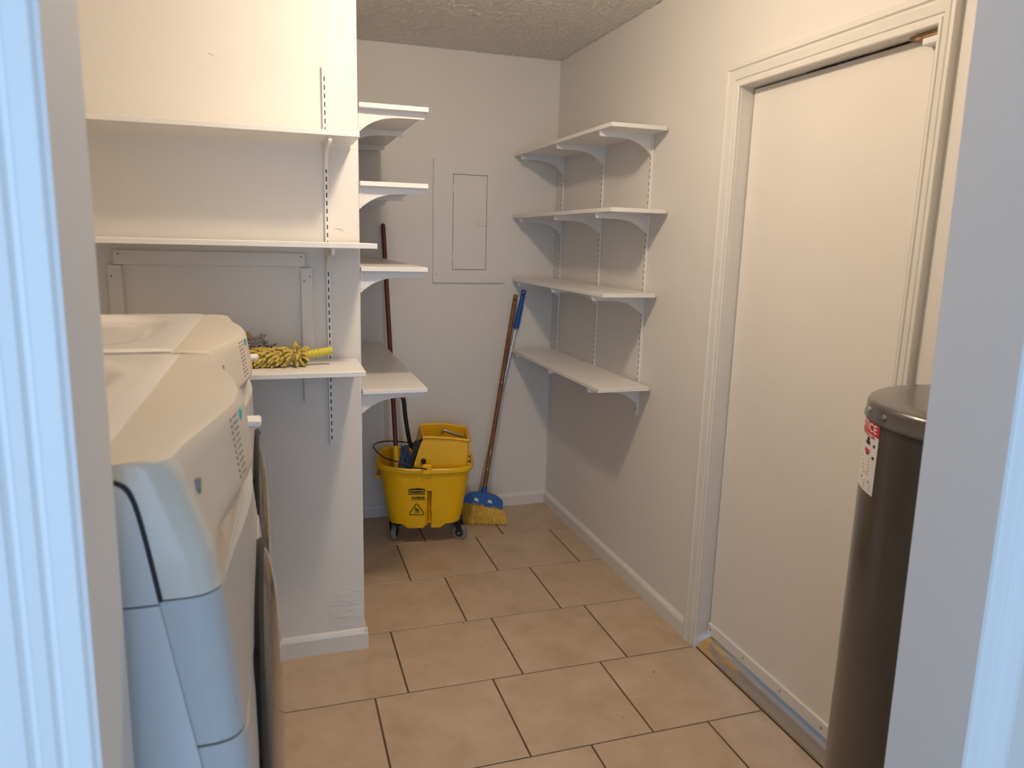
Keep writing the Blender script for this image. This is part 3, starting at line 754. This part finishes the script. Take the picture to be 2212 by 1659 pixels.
bm = B(); text_bm(bm, 'Rubbermaid', .012, M0 @ Matrix.Translation((0, 0, .0013)), .0002, width=.068, bold=.0003); obj('badge_word', bm, M_yel, lg)
bm = B(); bx(bm, (-.039, -.0028, 0), (.039, .0028, .0008)); bm.transform(dec(-.040, .2845)); st = obj('badge_strip', bm, M_print, bk)
bm = B(); text_bm(bm, 'Commercial Products', .0052, dec(-.040, .2845) @ Matrix.Translation((0, 0, .0010)), .0001, width=.066); obj('strip_word', bm, M_yel, st)
bm = B(); text_bm(bm, 'WAVEBRAKE', .013, dec(-.034, .264), .0004, width=.064, bold=.0006); obj('range_word', bm, M_print, bk)
bm = B(); bx(bm, (-.032, -.0012, 0), (.036, .0012, .0008)); bm.transform(dec(-.034, .2545)); obj('range_line', bm, M_print, bk)
# slippery-floor triangle
MT = dec(-.040, .200)
def ring2d(bm, pts, wdt):
    for i in range(len(pts)):
        a, b = Vector(pts[i]), Vector(pts[(i+1) % len(pts)]); tube(bm, [(*a, .0003), (*b, .0003)], wdt, 6)
bm = B(); tri = []
for cx_, cy_, a0_ in ((0, .0262, 30), (-.0295, -.0220, 150), (.0295, -.0220, 270)):
    for k in range(6): a = R(a0_+120-k*24); tri.append((cx_+.0055*math.cos(a), cy_+.0055*math.sin(a)))
hull = []
for cx_, cy_, a0_ in ((0, .0262, 150), (.0295, -.0220, 30), (-.0295, -.0220, -90)):
    for k in range(6): a = R(a0_-k*24); hull.append((cx_+.0055*math.cos(a), cy_+.0055*math.sin(a)))
ring2d(bm, hull, .0019); bm.transform(MT); ws = obj('warning_triangle', bm, M_print, bk)
bm = B()
for a, b, w_ in (((-.004, .006), (.001, .0005), .0026), ((.001, .0005), (.006, -.005), .0028), ((.006, -.005), (.012, -.013), .0019), ((.003, .001), (.008, .004), .0015), ((.008, .004), (.012, .0), .0014),
                 ((-.003, .004), (-.0035, .013), .0014), ((-.003, .004), (-.010, .005), .0014), ((.001, -.002), (-.006, -.007), .0017), ((-.006, -.007), (.0, -.0095), .0015), ((-.013, -.0165), (.013, -.0165), .0013)):
    tube(bm, [(*a, .0003), (*b, .0003)], w_, 6)
lathe(bm, [(.0027, -.0004), (.0027, .0009)], 10, (-.0055, .0085, 0)); bm.transform(MT); obj('slipping_figure', bm, M_print, ws)

# wet mop standing in the bucket
mop = thing('wet_mop', 'dark red mop handle standing in the yellow bucket, leaning on the back wall', 'mop', (.552, 3.478, .135))
A0, A1 = Vector((.5500, 3.484, .30)), Vector((.532, 3.812, 1.566))
obj('handle', tube(B(), [A0, A0.lerp(A1, .985), A0.lerp(A1, .995), A1], [.0115, .0115, .0105, .007], 16), M_red, mop, True)
dv = (A1-A0).normalized(); q0 = A0+dv*.02
obj('clamp', tube(B(), [A0-dv*.02, q0, A0+dv*.09, A0+dv*.155, A0+dv*.185], [.016, .019, .018, .0155, .0145], 16), M_yel, mop, True, 'yellow mop clamp')
bm = B(); bx(bm, (.560, 3.45, .29), (.606, 3.50, .35), .008); obj('clamp_jaw', bm, M_yel, mop)
bm = B(); rg = random.Random(3)
for i in range(90):
    a = rg.uniform(0, 6.28); r_ = rg.uniform(.0, .026); top = Vector((.588+r_*math.cos(a)*.9, 3.492+r_*math.sin(a), rg.uniform(.40, .495)))
    p = [top]; d = Vector((rg.uniform(-.3, .3), rg.uniform(-.3, .3), -1))
    for k in range(4):
        p.append(p[-1]+d*.032+Vector((rg.uniform(-.006, .006), rg.uniform(-.006, .006), 0)))
    p = [q for q in p if q.z > .135]
    if len(p) > 1: tube(bm, p, .0042, 5)
obj('mop_strings', bm, M_bluerag, mop, True, 'bluish grey mop strings', kind='stuff')

# ================================================================== BROOM AND WOODEN POLE
C0 = Vector((1.0430, 3.645, .160)); T0 = Vector((1.2414, 3.790, 1.2115)); ax = (T0-C0).normalized()
wd = Vector((.90, -.36, -.22)); wd = (wd-ax*wd.dot(ax)).normalized(); nd = ax.cross(wd).normalized()
br = thing('broom', 'yellow bristle broom with blue head and brown wooden handle leaning near the back corner', 'broom', (C0.x, C0.y-.02, 0))
wv = ax; wp1b = T0-wv*.045
bh = obj('handle', tube(B(), [C0-ax*.01, C0.lerp(wp1b, .5), wp1b], .0125, 16), M_wood, br, True, 'brown varnished wooden handle')
bm = B(); tube(bm, [wp1b, wp1b+wv*.012, wp1b+wv*.0121, wp1b+wv*.020, wp1b+wv*.0201, wp1b+wv*.042, wp1b+wv*.046], [.0125, .0105, .0095, .0095, .0115, .0115, .009], 14); obj('threaded_tip', bm, M_wood, bh, True)
bm = B(); tube(bm, [wp1b+wv*.012, wp1b+wv*.020], .0108, 14); obj('tip_band', bm, M_blk, bh)
bm = B()
for f in (.12, .20, .215, .58):
    p = C0.lerp(wp1b, f)+Vector((-.003, -.0118, 0)); bx(bm, p-Vector((.002, .001, .007)), p+Vector((.002, .0012, .007)), .0004)
obj('paint_flecks', bm, M_label, bh, kind='stuff')
def bl(w_, a_, n_): return C0+wd*w_+ax*a_+nd*n_
# head: fan-shaped shell
bm = B(); outl = []
for k in range(25):
    a = math.pi*k/24; outl.append((.006+.108*math.cos(a), -.062+.058*math.sin(a)**.8))
outl = [(.114, -.080)]+outl+[(-.102, -.074)]
prism(bm, [bl(a, b, -.019) for a, b in outl], nd*.038); es = [e for e in bm.edges]; obj('broom_head', bm, M_blue, br, False)
bm = B(); tube(bm, [bl(0, -.02, 0), bl(0, .012, 0), bl(0, .030, 0)], [.017, .015, .0135], 14); obj('socket', bm, M_blue, br, True)
bm = B()
for w_, a_ in ((-.034, -.045), (.040, -.044)):
    for s_ in (-1, 1): prism(bm, [bl(w_-.012, a_-.008, s_*.0195), bl(w_+.014, a_-.012, s_*.0195), bl(w_+.010, a_+.004, s_*.0195), bl(w_-.008, a_+.008, s_*.0195)], nd*.0008*s_)
obj('frayed_label', bm, M_label, br)
bm = B(); rg = random.Random(5)
for i in range(1500):
    w_ = rg.uniform(-1, 1); n_ = rg.uniform(-1, 1); a0_ = bl(.006+w_*.104, -.074, n_*.016)
    d = (-ax+wd*(w_*.34+rg.gauss(0, .07)+.20)+nd*(n_*.30+rg.gauss(0, .06))-Vector((0, .18, 0))).normalized()
    z_end = rg.uniform(.003, .008)
    L_ = min((a0_.z-z_end)/max(.2, -d.z), .135); a1_ = a0_+d*L_
    mid = a0_.lerp(a1_, .55)+wd*rg.gauss(0, .003)+nd*rg.gauss(0, .003)
    tube(bm, [a0_, mid, a1_], [.0016, .0017, .0009], 3, False)
for i in range(60):                            # stray flagged fibres over the shell
    w_ = rg.uniform(-.09, .09); s_ = -1 if rg.random() < .8 else 1; a0_ = bl(w_, -.080, s_*.0215)
    tube(bm, [a0_, a0_+ax*rg.uniform(.006, .018)+wd*rg.uniform(-.02, .02)+nd*s_*.002], [.0011, .0006], 3, False)
obj('bristles', bm, M_brist, br, False, 'yellow flagged bristles', kind='stuff')
S0, S1 = Vector((1.036, 3.777, .010)), Vector((1.2925, 3.809, 1.222)); sv = (S1-S0).normalized()
sp = thing('tool_pole', 'slim silver pole with blue grip leaning in the corner behind the broom', 'pole', S0)
obj('pole', tube(B(), [S0-sv*.006, S0+sv*1.03], .0095, 14), M_alum, sp, True, 'silver metal pole')
sg = obj('grip', tube(B(), [S1-sv*.200, S1-sv*.185, S1-sv*.09, S1-sv*.035, S1-sv*.008], [.0145, .0158, .0145, .0122, .0108], 16), M_blue, sp, True, 'blue plastic grip')
wx = (Vector((1, -.15, -.2))-sv*Vector((1, -.15, -.2)).dot(sv)).normalized()
bm = B(); c = S1+sv*.002; tube(bm, [c+(wx*math.cos(R(30*k))+sv*math.sin(R(30*k)))*.0105 for k in range(13)], .0042, 8, False); obj('hanging_ring', bm, M_blue, sg, True)

# ================================================================== ON THE DUSTER SHELF
SZ = 1.0895
du = thing('chenille_duster', 'yellow chenille duster with ribbed handle on the lowest partition shelf', 'duster', (.01, 2.385, SZ))
bm = B(); rg = random.Random(11)
def dr_(x):                                   # body radius along x
    k = (x+.10)/.178
    return .020+.014*min(1, max(0, k*1.15)) if x < .068 else .020
tube(bm, [(-.105, 2.385, SZ+.026), (-.05, 2.385, SZ+.030), (.03, 2.385, SZ+.034), (.072, 2.385, SZ+.036)], [.012, .018, .022, .018], 10)
def noodle(b0, dirv, L_, curl):
    p = [b0]; d = dirv.normalized()
    for k in range(3):
        q = p[-1]+d*L_/3; q.z = max(q.z, SZ+.0045); p.append(q); d = (d+curl*.55).normalized()
    p.append(p[-1]+d*.0035); p[-1].z = max(p[-1].z, SZ+.002)
    tube(bm, p, [.0030, .0046, .0048, .0042, .0012], 7)
nr = 14
for i in range(nr):
    x = -.105+.172*i/(nr-1)
    for k in range(13):
        a = 2*math.pi*(k+.5*(i % 2))/13+rg.uniform(-.12, .12)
        rad = Vector((0, math.cos(a), math.sin(a))); cz = SZ+.027+.006*i/nr
        b0 = Vector((x+rg.uniform(-.004, .004), 2.385, cz))+rad*.012; b0.z = max(b0.z, SZ+.005)
        lean = -.75 if i < nr-2 else (.1 if i == nr-2 else .75)
        noodle(b0, rad+Vector((lean+rg.uniform(-.25, .25), 0, 0)), rg.uniform(.028, .036), Vector((lean*.4, rg.uniform(-.4, .4), -.75)))
for k in range(7): noodle(Vector((.045, 2.385+rg.uniform(-.012, .012), SZ+.045)), Vector((rg.uniform(-.5, .8), rg.uniform(-.3, .3), 1)), .030, Vector((rg.uniform(-.3, .5), 0, .3)))
obj('chenille', bm, M_chenille, du, True, 'fluffy yellow chenille fingers', kind='stuff')
h0, h1 = Vector((.060, 2.388, SZ+.032)), Vector((.1685, 2.398, SZ+.047)); P_, RR_ = [], []
for k in range(41):
    f = k/40; P_.append(h0.lerp(h1, f)); RR_.append(.0122+.0012*max(0, 1-f*1.3)+(.0009*math.sin(k*2*math.pi/4) if f < .66 else .0006))
obj('handle', tube(B(), P_, RR_, 16), M_yhandle, du, True, 'ribbed lime yellow handle')
bm = B(); bx(bm, (.072, 2.376, SZ+.012), (.094, 2.392, SZ+.022), .003); obj('strap', bm, M_green, du)
yn = thing('yarn_mop_pad', 'dusty grey yarn pad on the lowest partition shelf behind the far washer', 'mop pad', (-.07, 2.462, SZ))
bm = B(); rg = random.Random(23)
for i in range(520):
    cx_, cy_ = -.062+rg.gauss(0, .036), 2.462+rg.gauss(0, .014); cx_ = min(cx_, -.012); cy_ = min(max(cy_, 2.445), 2.490)
    hmax = .080*math.sqrt(max(0, 1-((cx_+.085)/.085)**2)); p = [Vector((cx_, cy_, SZ+.004+rg.uniform(.1, 1)*hmax))]
    d = Vector((rg.gauss(0, 1), rg.gauss(0, .5), rg.gauss(0, .5))).normalized()
    for k in range(4):
        d = (d+Vector((rg.gauss(0, .5), rg.gauss(0, .3), rg.gauss(-.25, .4)))).normalized(); q = p[-1]+d*.008; q.z = max(q.z, SZ+.003); q.y = min(max(q.y, 2.440), 2.500); q.x = min(q.x, 0)
        p.append(q)
    tube(bm, p, .0028, 5)
obj('yarn', bm, M_yarn, yn, True, kind='stuff')
bm = B(); tube(bm, [(-.125, 2.475, SZ+.030), (-.10, 2.472, SZ+.078), (-.078, 2.47, SZ+.088)], [.018, .015, .009], 10); obj('backing', bm, M_chenille, yn, True, 'tan backing tuft')
